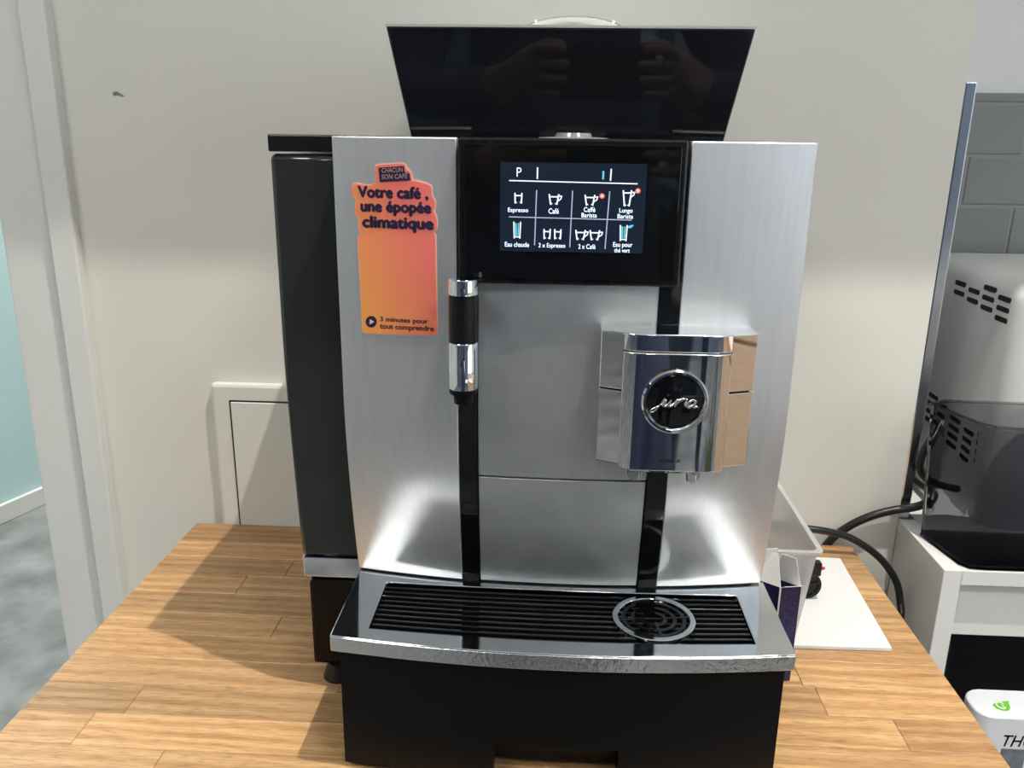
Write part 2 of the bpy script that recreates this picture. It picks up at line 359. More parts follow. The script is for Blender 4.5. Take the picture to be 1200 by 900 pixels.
# ================================================================= COFFEE MACHINE
XC = .0093
def yF(x, z, off=0.0):
    u = (x-XC)/.162; r = .585 - .016*(1-u*u)
    if z < .27: r += .025*((.27-z)/.155)**1.6
    return r + off
cm = thing('coffee_machine', (XC, .72, 0), 'large black and brushed aluminium bean-to-cup coffee machine with colour touchscreen', 'coffee machine')
def panel(x0, x1, z0, z1, off, th, nx=10, nz=28):
    b = B(); xs = [x0+(x1-x0)*i/nx for i in range(nx+1)]; zs = [z0+(z1-z0)*k/nz for k in range(nz+1)]; W = nx+1
    front = [(x, yF(x,z,off), z) for z in zs for x in xs]; back = [(x, yF(x,z,off+th), z) for z in zs for x in xs]; n = len(front); f = []
    for k in range(nz):
        for i in range(nx):
            a = k*W+i; f.append((a,a+1,a+1+W,a+W)); f.append((n+a,n+a+W,n+a+1+W,n+a+1))
    for i in range(nx):
        f.append((i,n+i,n+i+1,i+1)); a = nz*W+i; f.append((a,a+1,n+a+1,n+a))
    for k in range(nz):
        a = k*W; f.append((a,a+W,n+a+W,n+a)); a += nx; f.append((a,n+a,n+a+W,a+W))
    return b.add(front+back, f)
# housing
B().box(-.153, .166, .612, .895, .018, .451).build('housing', M['satin'], cm, bevel=.003)
B().box(-.15, .168, .588, .64, .38, .4525).build('housing_top_front', M['satin'], cm, bevel=.002)
o = panel(-.1532, -.0666, .1165, .4552, 0, .010).build('left_front_panel', M['silver'], cm, smooth=35, bevel=.0009); tag(o, 'left brushed aluminium front panel')
o = panel(.0868, .1711, .1165, .4548, 0, .010).build('right_front_panel', M['silver'], cm, smooth=35, bevel=.0009); tag(o, 'right brushed aluminium front panel')
panel(-.0525, .0720, .2145, .364, .002, .008).build('centre_panel', M['silver_lo'], cm, smooth=35, bevel=.0005)
panel(-.0525, .0715, .1165, .2133, .002, .008).build('centre_panel', M['silver_lo'], cm, smooth=35, bevel=.0005)
panel(-.0660, -.0530, .112, .37, .0004, .012, 2).build('guide_rail', M['gloss'], cm, smooth=35)
panel(.0722, .0866, .112, .37, .0004, .012, 2).build('guide_rail', M['gloss'], cm, smooth=35)
# water tank on the left side, chrome band and base block below it
def tank_loft(x0, x1, zs, yfun, y1):
    return B().loft([[(x0,yfun(z),z),(x1,yfun(z),z),(x1,y1,z),(x0,y1,z)] for z in zs])
ty = lambda z: .609 + .017*max(0,(.30-z)/.19)**1.4
zs = [.1165+(.4425-.1165)*k/12 for k in range(13)]
o = tank_loft(-.2052, -.1535, zs, ty, .875).build('water_tank', M['smoke'], cm, smooth=30, bevel=.004); tag(o, 'smoked dark water tank')
B().box(-.2055, -.1535, .6085, .878, .4440, .4558).build('tank_lid', M['satin'], cm, bevel=.0012)
B().loft([[(-.2000,.630,.0935),(-.1545,.630,.0935),(-.1545,.88,.0935),(-.2000,.88,.0935)],[(-.2042,.6255,.098),(-.1545,.6255,.098),(-.1545,.885,.098),(-.2042,.885,.098)],[(-.2046,.6245,.1165),(-.1545,.6245,.1165),(-.1545,.885,.1165),(-.2046,.885,.1165)]]).build('chrome_band', M['chrome'], cm, bevel=.0008)
B().box(-.2005, -.145, .6245, .89, .0135, .0938).build('base_block', M['black'], cm, bevel=.003)
B().box(-.150, .166, .60, .89, .0135, .112).build('base_block', M['black'], cm, bevel=.003)
for x, yy in ((-.179,.630),(.150,.640),(-.179,.87),(.150,.87)):
    B().lathe([(.0145,0),(.0145,.001),(.0095,.0138)], (x,yy,.0002), n=20).build('foot', M['rubber'], cm, smooth=40)
# right-hand side chrome band
B().box(.1655, .1695, .625, .885, .0975, .1165).build('chrome_band', M['chrome'], cm, bevel=.0008)

# ---- touchscreen unit
sc = B().prism_xz(rrect(-.0652, .0840, .3600, .4555, .002), .566, .60).build('screen_housing', M['satin'], cm, bevel=.0015)
b = B()
gx0, gx1, gz0, gz1 = -.0612, .0800, .3640, .4518
ts = B().prism_xz(rrect(gx0, gx1, gz0, gz1, .0015), .5645, .567).build('touchscreen', M['gloss'], cm, bevel=.0004)
DX0, DX1, DZ0, DZ1 = -.0371, .0581, .3826, .4403
YD = .5642
B().prism_xz([(DX0,DZ0),(DX1,DZ0),(DX1,DZ1),(DX0,DZ1)], YD, .5648).build('display', M['screen'], ts)
def DX(c): return DX0 + (c-141)/(1067-141)*(DX1-DX0)
def DZ(c): return DZ1 - (c-114)/(684-114)*(DZ1-DZ0)
yI = YD - .00025
flat = lambda x, z: yI
def dline(name, pts, wd, m, y=None): return B().stroke([(DX(a),DZ(c)) for a,c in pts], wd*(DX1-DX0)/926, y or yI).build(name, m, ts)
dline('divider', [(200,230),(1010,238)], 7, M['ink_w'])
dline('divider', [(200,461),(985,468)], 6, M['ink_l'])
dline('divider', [(374,290),(368,640)], 7, M['ink_l'])
dline('divider', [(603,290),(596,650)], 7, M['ink_l'])
dline('divider', [(838,290),(824,655)], 7, M['ink_l'])
dline('divider', [(377,147),(377,214)], 9, M['ink_w'])
dline('divider', [(842,150),(840,219)], 9, M['ink_w'])
dline('status_mark', [(793,165),(793,210)], 12, M['ink_b'])
def dtext(t, a0, a1, c0, c1, bold=.016): put_text('screen_text', t, DX(a0), DX(a1), DZ(c1), DZ(c0), M['ink_w'], ts, flat, bold)
dtext('P', 245, 276, 147, 205, .0)
dtext('Espresso', 192, 323, 402, 438)
dtext('Café', 453, 519, 402, 436)
dtext('Caffè', 678, 752, 390, 421); dtext('Barista', 665, 763, 427, 456)
dtext('Lungo', 905, 989, 393, 430); dtext('Barista', 895, 994, 430, 459)
dtext('Eau chaude', 175, 332, 624, 655)
dtext('2 x Espresso', 393, 567, 627, 664)
dtext('2 x Café', 651, 762, 629, 660)
dtext('Eau pour', 875, 999, 612, 652); dtext('thé vert', 884, 984, 651, 679)
def cup(cx, top, bot, w0, w1, handle, m):
    b = B(); k = (DX1-DX0)/926; W = 9*k; P = lambda a, c: (DX(a), DZ(c))
    b.stroke([P(cx-w0,top), P(cx-w1,bot)], W, yI); b.stroke([P(cx+w0,top), P(cx+w1,bot)], W, yI)
    b.stroke([P(cx-w0,top+14), P(cx+w0,top+14)], W*.9, yI); b.stroke([P(cx-w1,bot-10), P(cx-w1+10,bot-3)], W*.6, yI); b.stroke([P(cx+w1,bot-10), P(cx+w1-10,bot-3)], W*.6, yI)
    if handle: b.stroke([P(cx+w0,top+10), P(cx+w0+20,top+10), P(cx+w0+14,top+28), P(cx+w0-2,top+40)], W*.8, yI)
    return b.build('cup_icon', m, ts)
cup(258, 310, 372, 22, 20, False, M['ink_w']); cup(485, 314, 376, 30, 20, True, M['ink_w']); cup(714, 315, 378, 30, 20, True, M['ink_w'])
cup(950, 282, 378, 26, 15, True, M['ink_w']); cup(447, 538, 598, 20, 18, False, M['ink_w']); cup(516, 538, 598, 20, 18, False, M['ink_w'])
cup(662, 540, 600, 30, 20, True, M['ink_w']); cup(754, 540, 600, 30, 20, True, M['ink_w'])
for cx, c0, c1 in ((253,494,598),(938,503,602)):
    b = B(); P = lambda a, c: (DX(a), DZ(c)); k = (DX1-DX0)/926
    b.stroke([P(cx-22,c0),P(cx-18,c1)], 8*k, yI).stroke([P(cx+22,c0),P(cx+18,c1)], 8*k, yI).stroke([P(cx-20,c1-8),P(cx+20,c1-8)], 7*k, yI); b.build('glass_icon', M['ink_w'], ts)
    B().stroke([P(cx-9,c0+10),P(cx-7,c1-18)], 11*k, yI).stroke([P(cx+9,c0+10),P(cx+7,c1-18)], 9*k, yI).build('water_icon', M['ink_b'], ts)
dline('leaf_icon', [(966,512),(982,505),(996,502),(984,514),(970,516)], 9, M['ink_b'])
for cx, cy in ((791,318),(1016,282)):
    k = (DX1-DX0)/926
    B().lathe([(17*k,0),(17*k,.0002)], (DX(cx), yI+.0002, DZ(cy)), 'y', 20).build('badge_icon', M['ink_r'], ts)
    B().lathe([(9*k,0),(9*k,.0002)], (DX(cx), yI-.00005, DZ(cy)), 'y', 16).build('badge_icon', M['ink_p'], ts)

# ---- hot water / milk wand on the left rail
wx, wy = -.0601, .5475
fr = B().lathe([(.0094,.3235),(.0096,.3237),(.0096,.3555),(.0094,.3557)], (wx,wy,0)).build('wand', M['satin'], cm, smooth=40)
B().lathe([(.0094,.3556),(.0102,.356),(.0102,.3655),(.0098,.3662),(.0,.3663)], (wx,wy,0)).build('wand_cap', M['chrome'], fr, smooth=40)
B().lathe([(.0098,.2912),(.0101,.2915),(.0101,.3232),(.0098,.3236)], (wx,wy,0)).build('wand_sleeve', M['chrome'], fr, smooth=40)
B().lathe([(.0062,.2805),(.0066,.2835),(.0066,.2862),(.0095,.2878),(.0098,.2913)], (wx,wy,0)).build('wand_nozzle', M['black'], fr, smooth=40)
B().box(wx-.006, wx+.006, wy, .58, .305, .362).build('wand_mount', M['gloss'], fr, bevel=.002)

# ---- coffee spout on the right rail
sx0, sx1 = .0474, .1192; SXC = (sx0+sx1)/2
plan = [(.0474,.5470),(.1192,.5470),(.1368,.5535),(.1372,.578),(.0322,.578),(.0325,.5535)]
sp_ = B().prism(plan, .2928, .3322).build('coffee_spout', M['chrome'], cm, bevel=.0007); tag(sp_, 'chrome coffee spout with round badge')
B().prism(plan, .2390, .2920).build('spout_lower_body', M['chrome'], sp_, bevel=.0007)
def sfront(x, off=0): u = (x-SXC)/((sx1-sx0)/2); return .5455 - .0042*(1-u**6) + off
def splate(z0, z1, off, name):
    n = 24; xs = [sx0+(sx1-sx0)*i/n for i in range(n+1)]
    poly = [(x, sfront(x,off)) for x in xs] + [(sx1,.57),(sx0,.57)]
    return B().prism(poly, z0, z1).build(name, M['chrome'], sp_, smooth=30, bevel=.0006)
splate(.3207, .3326, .0012, 'spout_top_plate'); splate(.2370, .3201, 0, 'spout_front_plate')
bz, by = .2876, sfront(.0826)
B().lathe([(.0223,-.004),(.0223,.002),(.0212,.0035),(.0196,.0036),(.0186,.0022),(.0186,-.004)], (.0826,by,bz), 'y', 56).build('badge_ring', M['chrome'], sp_, smooth=30)
bd = B().lathe([(.0187,-.004),(.0187,.0014),(.0180,.0019),(0.0001,.002)], (.0826,by,bz), 'y', 48).build('badge_disc', M['gloss'], sp_, smooth=50)
def LG(pts): return [(.0826+(a-340)*8.0e-5, by-.0024, bz-(c-335)*8.0e-5) for a, c in pts]
lg = B()
def pen(pts, r):
    s = spline(LG(pts), 6); n = len(s); lg.tube(s, [r*(.45+.55*math.sin(math.pi*min(1,max(0,(i+.6)/n)))) for i in range(n)], 8)
pen([(252,300),(228,345),(196,390),(162,424),(142,426),(150,402),(200,375),(242,350)], .00062)
pen([(240,345),(262,316),(250,346),(248,366),(268,368),(290,346),(308,314)], .0012)
pen([(308,314),(294,348),(296,368),(312,366),(332,344)], .0012)
pen([(332,344),(362,312),(352,338),(340,374)], .0013); pen([(346,352),(366,326),(396,306),(424,300)], .0013)
pen([(424,300),(434,306),(430,318)], .0009); pen([(430,318),(424,345),(428,366),(448,360)], .0008)
pen([(514,322),(488,311),(460,328),(444,357),(456,375),(484,360),(514,320)], .0013); pen([(516,314),(498,352),(500,372),(524,364)], .0013)
lg.lathe([(.0008,-.0004),(.0008,.0005)], LG([(279,271)])[0], 'y', 12); lg.lathe([(.0005,-.0004),(.0005,.0005)], LG([(532,372)])[0], 'y', 10)
o = lg.build('badge_lettering', M['chrome'], sp_, smooth=50)
put_text('model_lettering', 'GIGA X', .0745, .0895, .2438, .2462, M['ink'], sp_, lambda x, z: sfront(x)-.0003, .01)
n = 20
B().prism([(.0802+.0271*math.cos(2*math.pi*k/n), .559+.014*math.sin(2*math.pi*k/n)) for k in range(n)], .2342, .2392).build('spout_collar', M['chrome'], sp_, smooth=40)
for x in (.0600, .1000):
    B().lathe([(.0042,.0105),(.0056,.0098),(.0056,.004),(.0036,0),(.0026,0),(.003,.006)], (x,.554,.2255), n=20).build('spout_outlet', M['clear'], sp_, smooth=40)

# ---- bean hopper
def hloop(hw, yf, yb, z, cx): return [(cx-hw,yf,z),(cx+hw,yf,z),(cx+hw,yb,z),(cx-hw,yb,z)]
hp = B().loft([hloop(.1108,.6265,.845,.452,.0057), hloop(.1263,.6205,.862,.5282,.0054)]).build('bean_hopper', M['hopper'], cm, bevel=.0012)
B().loft([hloop(.1264,.6203,.8625,.5282,.0054), hloop(.1268,.6198,.863,.5298,.0054)]).build('hopper_lid', M['greyplast'], hp)
arc = [(.0103 + .045*math.cos(math.pi*(1-k/24)), .5305+.0163*math.sin(math.pi*k/24)) for k in range(25)]
b = B(); b.loft([[(x,.705,z),(x,.745,z),(x,.745,z-.0011),(x,.705,z-.0011)] for x, z in arc]); b.build('lid_handle', M['clear'], hp, smooth=40)
for x in (-.0197, .0403): B().lathe([(.0008,-.001),(.0012,0),(.0008,.001)], (x,.7045,.5424), 'y', 12).build('handle_pin_glint', M['cardw'], hp, smooth=60)  # pins coloured white to paint the glints on the handle ends
B().lathe([(.0245,.0005),(.0245,.003),(.0235,.0036),(.013,.004),(.012,.0066),(.0,.0068)], (.0105,.603,.4526), n=36).build('grind_selector', M['knob'], cm, smooth=35)

# ---- drip tray
TZ = .1150
def tarc(x, y0, bow, hw=.1634): u = (x-.0110)/hw; return y0 - bow*(1-u*u)
TX = [-.1524+.3268*i/24 for i in range(25)]
GXs = [-.1268+.2756*i/24 for i in range(25)]
gF = lambda x: tarc(x, .5278, .0085); gB = lambda x: tarc(x, .5925, .004)
b = B()
def strip(xs_a, fa, xs_b, fb, z0, z1):
    va = [(x, fa(x)) for x in xs_a]; vb = [(x, fb(x)) for x in xs_b]; n_ = len(va)
    for i in range(n_-1):
        q = [va[i], va[i+1], vb[i+1], vb[i]]
        b.add([(x,y,z1) for x,y in q], [(0,1,2,3)])
tF = lambda x: tarc(x, .5150, .0125); tBk = lambda x: tarc(x, .6140, .0150)
# top ring of the tray: outer outline and inner opening joined into one solid rim
outer = [(x, tF(x)) for x in TX] + [(x, tBk(x)) for x in TX[::-1]]
inner = [(x, gF(x)) for x in GXs] + [(x, gB(x)) for x in GXs[::-1]]
n = len(outer)
vs_ = [(x,y,TZ) for x,y in outer] + [(x,y,TZ) for x,y in inner] + [(x,y,TZ-.0045) for x,y in inner] + [(x,y,TZ-.0045) for x,y in outer]
fs_ = []
for i in range(n):
    j = (i+1) % n
    fs_ += [(i,j,n+j,n+i), (n+i,n+j,2*n+j,2*n+i), (2*n+i,2*n+j,3*n+j,3*n+i), (3*n+i,3*n+j,j,i)]
b.add(vs_, fs_)
tr = b.build('drip_tray', M['traychrome'], cm, smooth=30, bevel=.0006); tag(tr, 'mirror-finish drip tray with black slatted grille')
lipo = [(x, tF(x)-.0006) for x in TX]
B().prism([(x,y) for x,y in lipo] + [(TX[-1]+.0004,.60),(TX[-1]-.006,.60)] + [(x*.97+.0003, tF(x)+.006) for x in TX[::-1]] + [(TX[0]+.006,.60),(TX[0]-.0004,.60)], .1022, TZ-.0008).build('tray_lip', M['lipchrome'], tr, smooth=30, bevel=.0009)
B().prism([(x, gF(x)-.004) for x in GXs] + [(x, gB(x)+.003) for x in GXs[::-1]], .103, .1085).build('tray_pan', M['satin'], tr)
NS = 10
for k in range(NS):
    f0, f1 = (k+.12)/NS, (k+.62)/NS
    xs_ = GXs
    lo_ = [(x, gF(x)+(gB(x)-gF(x))*f0) for x in xs_]; hi_ = [(x, gF(x)+(gB(x)-gF(x))*f1) for x in xs_]
    B().loft([[(a[0],a[1],.109),(c[0],c[1],.109),(c[0],c[1],.1128),(a[0],a[1],.1136)] for a, c in zip(lo_, hi_)]).build('grille_slat', M['gloss'], tr, bevel=.0006, seg=1)
rx, ry, rz = .0805, .5545, .1138
rg = B().lathe([(.0305,-.003),(.0305,.0014),(.0300,.0018),(.0266,.0018),(.0262,.0012),(.0262,-.003)], (rx,ry,rz), n=56).build('cup_ring', M['traychrome'], tr, smooth=30)
B().lathe([(.0262,-.0035),(.0262,-.0028),(.0001,-.0028)], (rx,ry,rz), n=40).build('cup_grid_floor', M['satin'], tr)
b = B()
for r0 in (.0225, .0155, .0085):
    b.lathe([(r0+.0014,-.0028),(r0+.0014,.0004),(r0-.0014,.0004),(r0-.0014,-.0028)], (rx,ry,rz), n=40)
for a in (0, 90, 180, 270):
    a = math.radians(a+8); d = Vector((math.cos(a),math.sin(a),0)); q = Vector((-d.y,d.x,0))*.0011; c0 = Vector((rx,ry,rz))
    b.loft([[c0+d*.008-q+Vector((0,0,z)), c0+d*.0262-q+Vector((0,0,z)), c0+d*.0262+q+Vector((0,0,z)), c0+d*.008+q+Vector((0,0,z))] for z in (-.0028,.0006)])
b.build('cup_grid', M['gloss'], tr, smooth=40)
# ---- black drip-tray base with the grip notch at the bottom
bF = lambda x: tarc(x, .5195, .0115)
def basep(x0, x1, z0, z1, bb, d=.0):
    xs_ = [x0+(x1-x0)*i/12 for i in range(13)]
    bb.prism([(x, bF(x)+d) for x in xs_] + [(x1,.60),(x0,.60)], z0, z1)
bxs = [-.1470+.112*i/8 for i in range(9)] + [-.0350+.0906*i/8 for i in range(1,9)] + [.0556+.1134*i/8 for i in range(1,9)]
def bcol(z): return [(x, bF(x), z) for x in bxs] + [(.169,.60,z),(-.147,.60,z)]
def b2(x, z): return (x, bF(x), z)
bb = B(); nb = len(bxs)
bb.add(bcol(.103) + bcol(.0335), [tuple(range(nb+2)), tuple(range(2*nb+3, nb+1, -1))] + [(i,(i+1)%(nb+2),nb+2+(i+1)%(nb+2),nb+2+i) for i in range(nb+2)])
for sl_ in (bxs[:9], bxs[16:]):
    bb.prism([(x, bF(x)) for x in sl_] + [(sl_[-1],.60),(sl_[0],.60)], .0045, .0335)
bm = bmesh.new(); me_ = bb.mesh('tray_base'); bm.from_mesh(me_); bmesh.ops.remove_doubles(bm, verts=bm.verts, dist=1e-5); bm.to_mesh(me_); bm.free()
base = link('tray_base', me_, M['black'], cm)
bb = B(); basep(-.0350, .0556, .0045, .0340, bb, .022); bb.build('grip_recess', M['satin'], cm, smooth=30)

# ---- sticker on the left panel
def STX(c, d): return -.145999 + 1.44706e-4*c - 6.7844e-6*d + 1.0988e-8*c*d
def STZ(c, d): return .444968 + 2.1669e-6*c - 1.458186e-4*d + 7.919e-9*c*d
outl = [(158,72),(165,60),(178,55),(298,47),(312,55),(318,78),(334,86),(340,100),(345,128),(372,130),(408,140),(432,152),(438,172),(438,200),(452,222),(455,245),(446,272),(456,292),(463,318),(461,352),(446,372),(454,390),(463,858),(458,874),(446,881),(116,869),(103,862),(98,846),(75,405),(78,388),(90,376),(80,358),(77,330),(80,305),(66,290),(60,262),(65,222),(48,196),(44,168),(52,148),(72,138),(128,150),(160,142),(164,118)]
cxm, cym = 262, 460
def sticker_layer(name, m, infl, off, parent, pts=None):
    pts = pts or outl; n_ = len(pts); me_v = []; cx = sum(p[0] for p in pts)/n_; cy = sum(p[1] for p in pts)/n_
    # inset along the outline normals, then triangulate in rows so that the sheet follows the curved panel
    q = []
    for i in range(n_):
        a, c = pts[i-1], pts[(i+1) % n_]; dx, dy = c[0]-a[0], c[1]-a[1]; l = math.hypot(dx,dy) or 1
        q.append((pts[i][0]-dy/l*infl, pts[i][1]+dx/l*infl))
    bm = bmesh.new(); vv = [bm.verts.new((p[0], 0, p[1])) for p in q]; bm.faces.new(vv)
    for k in range(1, 14):
        g = bm.verts[:]+bm.edges[:]+bm.faces[:]; bmesh.ops.bisect_plane(bm, geom=g, plane_co=(40+32*k,0,0), plane_no=(1,0,0))
    for v in bm.verts:
        c, d = v.co.x, v.co.z; x, z = STX(c,d), STZ(c,d); v.co = (x, yF(x,z,off), z)
    r = bmesh.ops.extrude_face_region(bm, geom=bm.faces[:])
    for v in r['geom']:
        if isinstance(v, bmesh.types.BMVert): v.co.y += .0003
    bmesh.ops.recalc_face_normals(bm, faces=bm.faces)
    me = bpy.data.meshes.new(name); bm.to_mesh(me); bm.free()
    return link(name, me, m, parent)
stk = sticker_layer('sticker', M['stick_edge'], 0, -.0006, cm); tag(stk, 'orange die-cut sticker with navy lettering')
sticker_layer('sticker_print', M['sticker'], 5, -.0009, stk)
sticker_layer('sticker_plaque', M['navyink'], 0, -.0012, stk, [(180,72),(302,64),(306,94),(328,96),(333,130),(186,138)])
ssurf = lambda x, z: yF(x, z, -.00125)
def stext(t, c0, c1, d0, d1, m, bold, shear=0.0, tilt=0, dz=0.0):
    dm = (d0+d1)/2; cm_ = (c0+c1)/2
    put_text('sticker_text', t, STX(c0,dm), STX(c1,dm), STZ(cm_,d1), STZ(cm_,d0), m, stk, (lambda x, z: yF(x, z, -.00125-dz)), bold, shear, tilt)
stext('CHACUN', 197, 297, 75, 96, M['stick_edge'], .012, .1, .06, .0003)
stext('SON CAFÉ', 195, 320, 99, 126, M['stick_edge'], .012, .1, .06, .0003)
stext('Votre café ,', 78, 418, 155, 222, M['navyink'], .12)
stext('une épopée', 92, 432, 224, 296, M['navyink'], .12)
stext('climatique', 100, 444, 295, 372, M['navyink'], .12)
stext('3 minutes pour', 188, 415, 785, 818, M['navyink'], .05)
stext('tout comprendre', 187, 443, 820, 856, M['navyink'], .05)
ring = [(145+27*math.cos(2*math.pi*k/28), 806+29*math.sin(2*math.pi*k/28)) for k in range(28)]
sticker_layer('play_disc', M['navyink'], 0, -.0012, stk, ring)
sticker_layer('play_arrow', M['stick_edge'], 0, -.0015, stk, [(138,793),(160,806),(138,820)])

# ================================================================= RIGHT OF THE MACHINE
# white board
bd_ = B().loft([[(.2,.697,z),(.3235,.6995,z),(.3315,.8755,z),(.2,.877,z)] for z in (.0003,.0042)]).build('white_board', M['board'], None, origin=(.26,.78,0), bevel=.0006)
tag(bd_, 'flat white board lying on the table under the frosted bin', 'board')
# frosted plastic bin standing on it
bn = thing('storage_bin', (.21,.785,.0042), 'frosted translucent plastic bin beside the coffee machine', 'bin')
def bl(i, z, t=0): 
    k = z/.1
    x0, x1, y0, y1 = .184-.006*k+i, .2365+.009*k-i, .7035-.008*k+i, .858+.014*k-i
    return rr(x0,x1,y0,y1,.008,z)
def rr(x0,x1,y0,y1,r,z): return [(p[0],p[1],z) for p in rrect(x0,x1,y0,y1,r)]
B().loft([bl(0,.0045), bl(0,.1), bl(-.003,.1), bl(-.003,.1025), bl(.0016,.1025), bl(.0016,.0065)]).build('bin_shell', M['frost'], bn, smooth=40)
B().loft([[ (x,y,z) for x,y in ((.222,.702),(.236,.702),(.236,.706),(.222,.706))] for z in (.092,.0975)]).build('bin_latch', M['frost'], bn, bevel=.001)
# open navy carton in front of the bin
ct = thing('open_carton', (.196,.66,0), 'small navy speckled carton with open white flaps squeezed beside the machine', 'carton')
A0, A1, A2, A3 = Vector((.1985,.6455,0)), Vector((.2165,.6485,0)), Vector((.2135,.679,0)), Vector((.188,.6765,0))
A3 = Vector((.1790,.6600,0)); A2 = A1 + (A3-A0)
def wallq(a, c, z0, z1, t=.0007):
    n_ = Vector(((c-a).y, -(c-a).x, 0)).normalized()*t
    return [[Vector((p.x,p.y,z0)) for p in (a, c, c-n_, a-n_)], [Vector((p.x,p.y,z1)) for p in (a, c, c-n_, a-n_)]]
B().loft(wallq(A3,A0,.0003,.0928)).build('carton_side', M['navycard'], ct); B().loft(wallq(A0,A1,.0003,.0928)).build('carton_front', M['navycard'], ct)
B().loft(wallq(A1,A2,.0003,.0928)).build('carton_side', M['navycard'], ct); B().loft(wallq(A2,A3,.0003,.0928)).build('carton_back', M['navycard'], ct)
B().loft([[A0+Vector((-.0008,-.0004,z)), A0+Vector((.0006,-.0006,z)), A0+Vector((.0006,.0002,z)), A0+Vector((-.0008,.0004,z))] for z in (.0003,.0932)]).build('carton_edge', M['cardw'], ct)
def flap(name, a, c, lean, hgt, tip=.15):
    n_ = Vector(((c-a).y, -(c-a).x, 0)).normalized(); up = Vector((0,0,hgt)) + n_*lean; z = Vector((0,0,.0928)); e = (c-a)*tip; th = n_*.0006
    B().loft([[a+z, c+z, c+z+up-e, a+z+up+e], [a+z-th, c+z-th, c+z+up-e-th, a+z+up+e-th]]).build(name, M['cardw'], ct)
flap('carton_flap', A2, A3, -.004, .030, .06); flap('carton_flap', A3, A0, -.006, .026, .3); flap('carton_flap', A1, A2, -.003, .026, .25); flap('carton_flap', A0, A1, .006, .004, .05)
# black wheel-like cap with red tip
kn = thing('black_wheel', (.268,.782,.0042), 'small black ribbed plastic wheel with red tip on the white board', 'wheel')
kc = (.2665,.786,.0195)
B().lathe([(.0148,-.004),(.0152,-.003),(.0152,.003),(.0148,.004),(.0118,.004),(.0112,.0025),(.006,.0025),(.0055,.0045),(.0,.0045)], kc, 'y', 36).build('wheel_disc', M['satin'], kn, smooth=35)
for k in range(6):
    a = math.radians(60*k+15); d = Vector((math.cos(a),0,math.sin(a))); q = Vector((-d.z,0,d.x))*.0012; c0 = Vector(kc)
    B().loft([[c0+d*.005-q+Vector((0,yy,0)), c0+d*.0118-q+Vector((0,yy,0)), c0+d*.0118+q+Vector((0,yy,0)), c0+d*.005+q+Vector((0,yy,0))] for yy in (-.0038,-.001)]).build('wheel_rib', M['satin'], kn)
B().box(.2655, .2795, .781, .791, .031, .0455).build('wheel_stem', M['satin'], kn, bevel=.0015)
B().lathe([(.0022,0),(.0018,.003),(.0006,.0045)], (.2795,.786,.038), 'x', 12).build('wheel_tip', M['red'], kn, smooth=40)
# cables
def cable(name, pts, r, label, group=None):
    s = spline(pts, 8); o = B().tube(s, r, 12).build(name, M['rubber'], None, origin=pts[0], smooth=60); tag(o, label, 'cable'); return o
cable('power_cable', [(.215,.905,.012),(.255,.898,.031),(.2998,.89,.0317),(.3241,.89,.0284),(.349,.89,.0208),(.3805,.89,-.0006),(.4015,.887,-.027),(.4075,.88,-.051),(.4055,.87,-.071),(.39,.86,-.13),(.38,.86,-.3)], .0042, 'thick black cable looping over the right edge of the table')
cable('appliance_cable', [(.30,.9215,-.12),(.322,.9215,-.03),(.3335,.9205,.0017),(.3538,.9205,.0224),(.3766,.920,.0364),(.3999,.9195,.0449),(.4233,.918,.0505),(.4399,.922,.0555),(.455,.945,.052),(.468,.98,.045),(.47,1.05,.036)], .0048, 'thick black cable rising along the wall to the grey appliance')
cable('loop_cable', [(.447,.935,.150),(.4300,.92,.130),(.4235,.919,.1126),(.4245,.919,.0969),(.437,.919,.083),(.458,.925,.075),(.478,.93,.070)], .0045, 'short black cable loop beside the steel corner strip')

# ---- white cabinet unit
cb = thing('white_cabinet', (.7,1.02,FL), 'white laminate cabinet with drawer above a dark open shelf right of the table', 'cabinet')
X0, X1, Y0, Y1, ZT = .4260, 1.05, .807, 1.235, .030
B().box(.4134, .4325, Y0, YW-.0002, FL, ZT).build('side_panel', M['cab'], cb, bevel=.001)
B().box(X0, X1, YW-.006, Y1, FL, ZT-.02).build('carcass', M['dark'], cb)
B().box(.4325, X1, Y0, Y1, .0128, ZT).build('cabinet_top', M['cab'], cb, bevel=.001)
B().box(.4325, X1, Y0+.012, Y0+.03, -.053, .0115).build('drawer_front', M['cab'], cb, bevel=.001)
B().box(.4325, X1, Y0-.034, YW-.007, FL+.0, FL+.04).build('cabinet_floor', M['dark'], cb)
B().box(.4330, .4350, Y0+.002, YW-.007, FL+.04, -.054).build('shelf_lining', M['dark'], cb)
B().box(.4350, X1, YW-.012, YW-.0065, FL+.04, -.054).build('shelf_lining', M['dark'], cb)
# ---- white device in the open shelf
bx = thing('white_device', (.6,.80,FL+.04), 'white rounded plastic device with green leaf mark standing in the dark shelf', 'appliance')
def wl(x0, y0, z, r): return rr(x0-.0162, .80, y0-.0195, .826, min(r,.018), z+.026)
B().loft([wl(.478,.7985,-.7355,.022), wl(.478,.7985,-.153,.022), wl(.4788,.7993,-.1517,.0215), wl(.4805,.801,-.151,.02)]).build('device_body', M['box'], bx, smooth=30)
fy = .7787
put_text('device_lettering', 'THO', .4905, .5245, -.1610, -.1465, M['ink'], bx, lambda x, z: fy, .02, .25)
B().prism_xz(rrect(.4905,.5165,-.192,-.164,.001), fy, fy+.001).build('device_label', M['greylab'], bx)
lf = [(.0,-.0075),(.0045,-.0065),(.0085,-.002),(.0095,.003),(.0125,.0075),(.006,.006),(.0,.0045),(-.005,.0035),(-.009,.0005),(-.008,-.0045),(-.004,-.007)]
b = B(); cxl, cyl = .4935, .7985; zt = -.1248
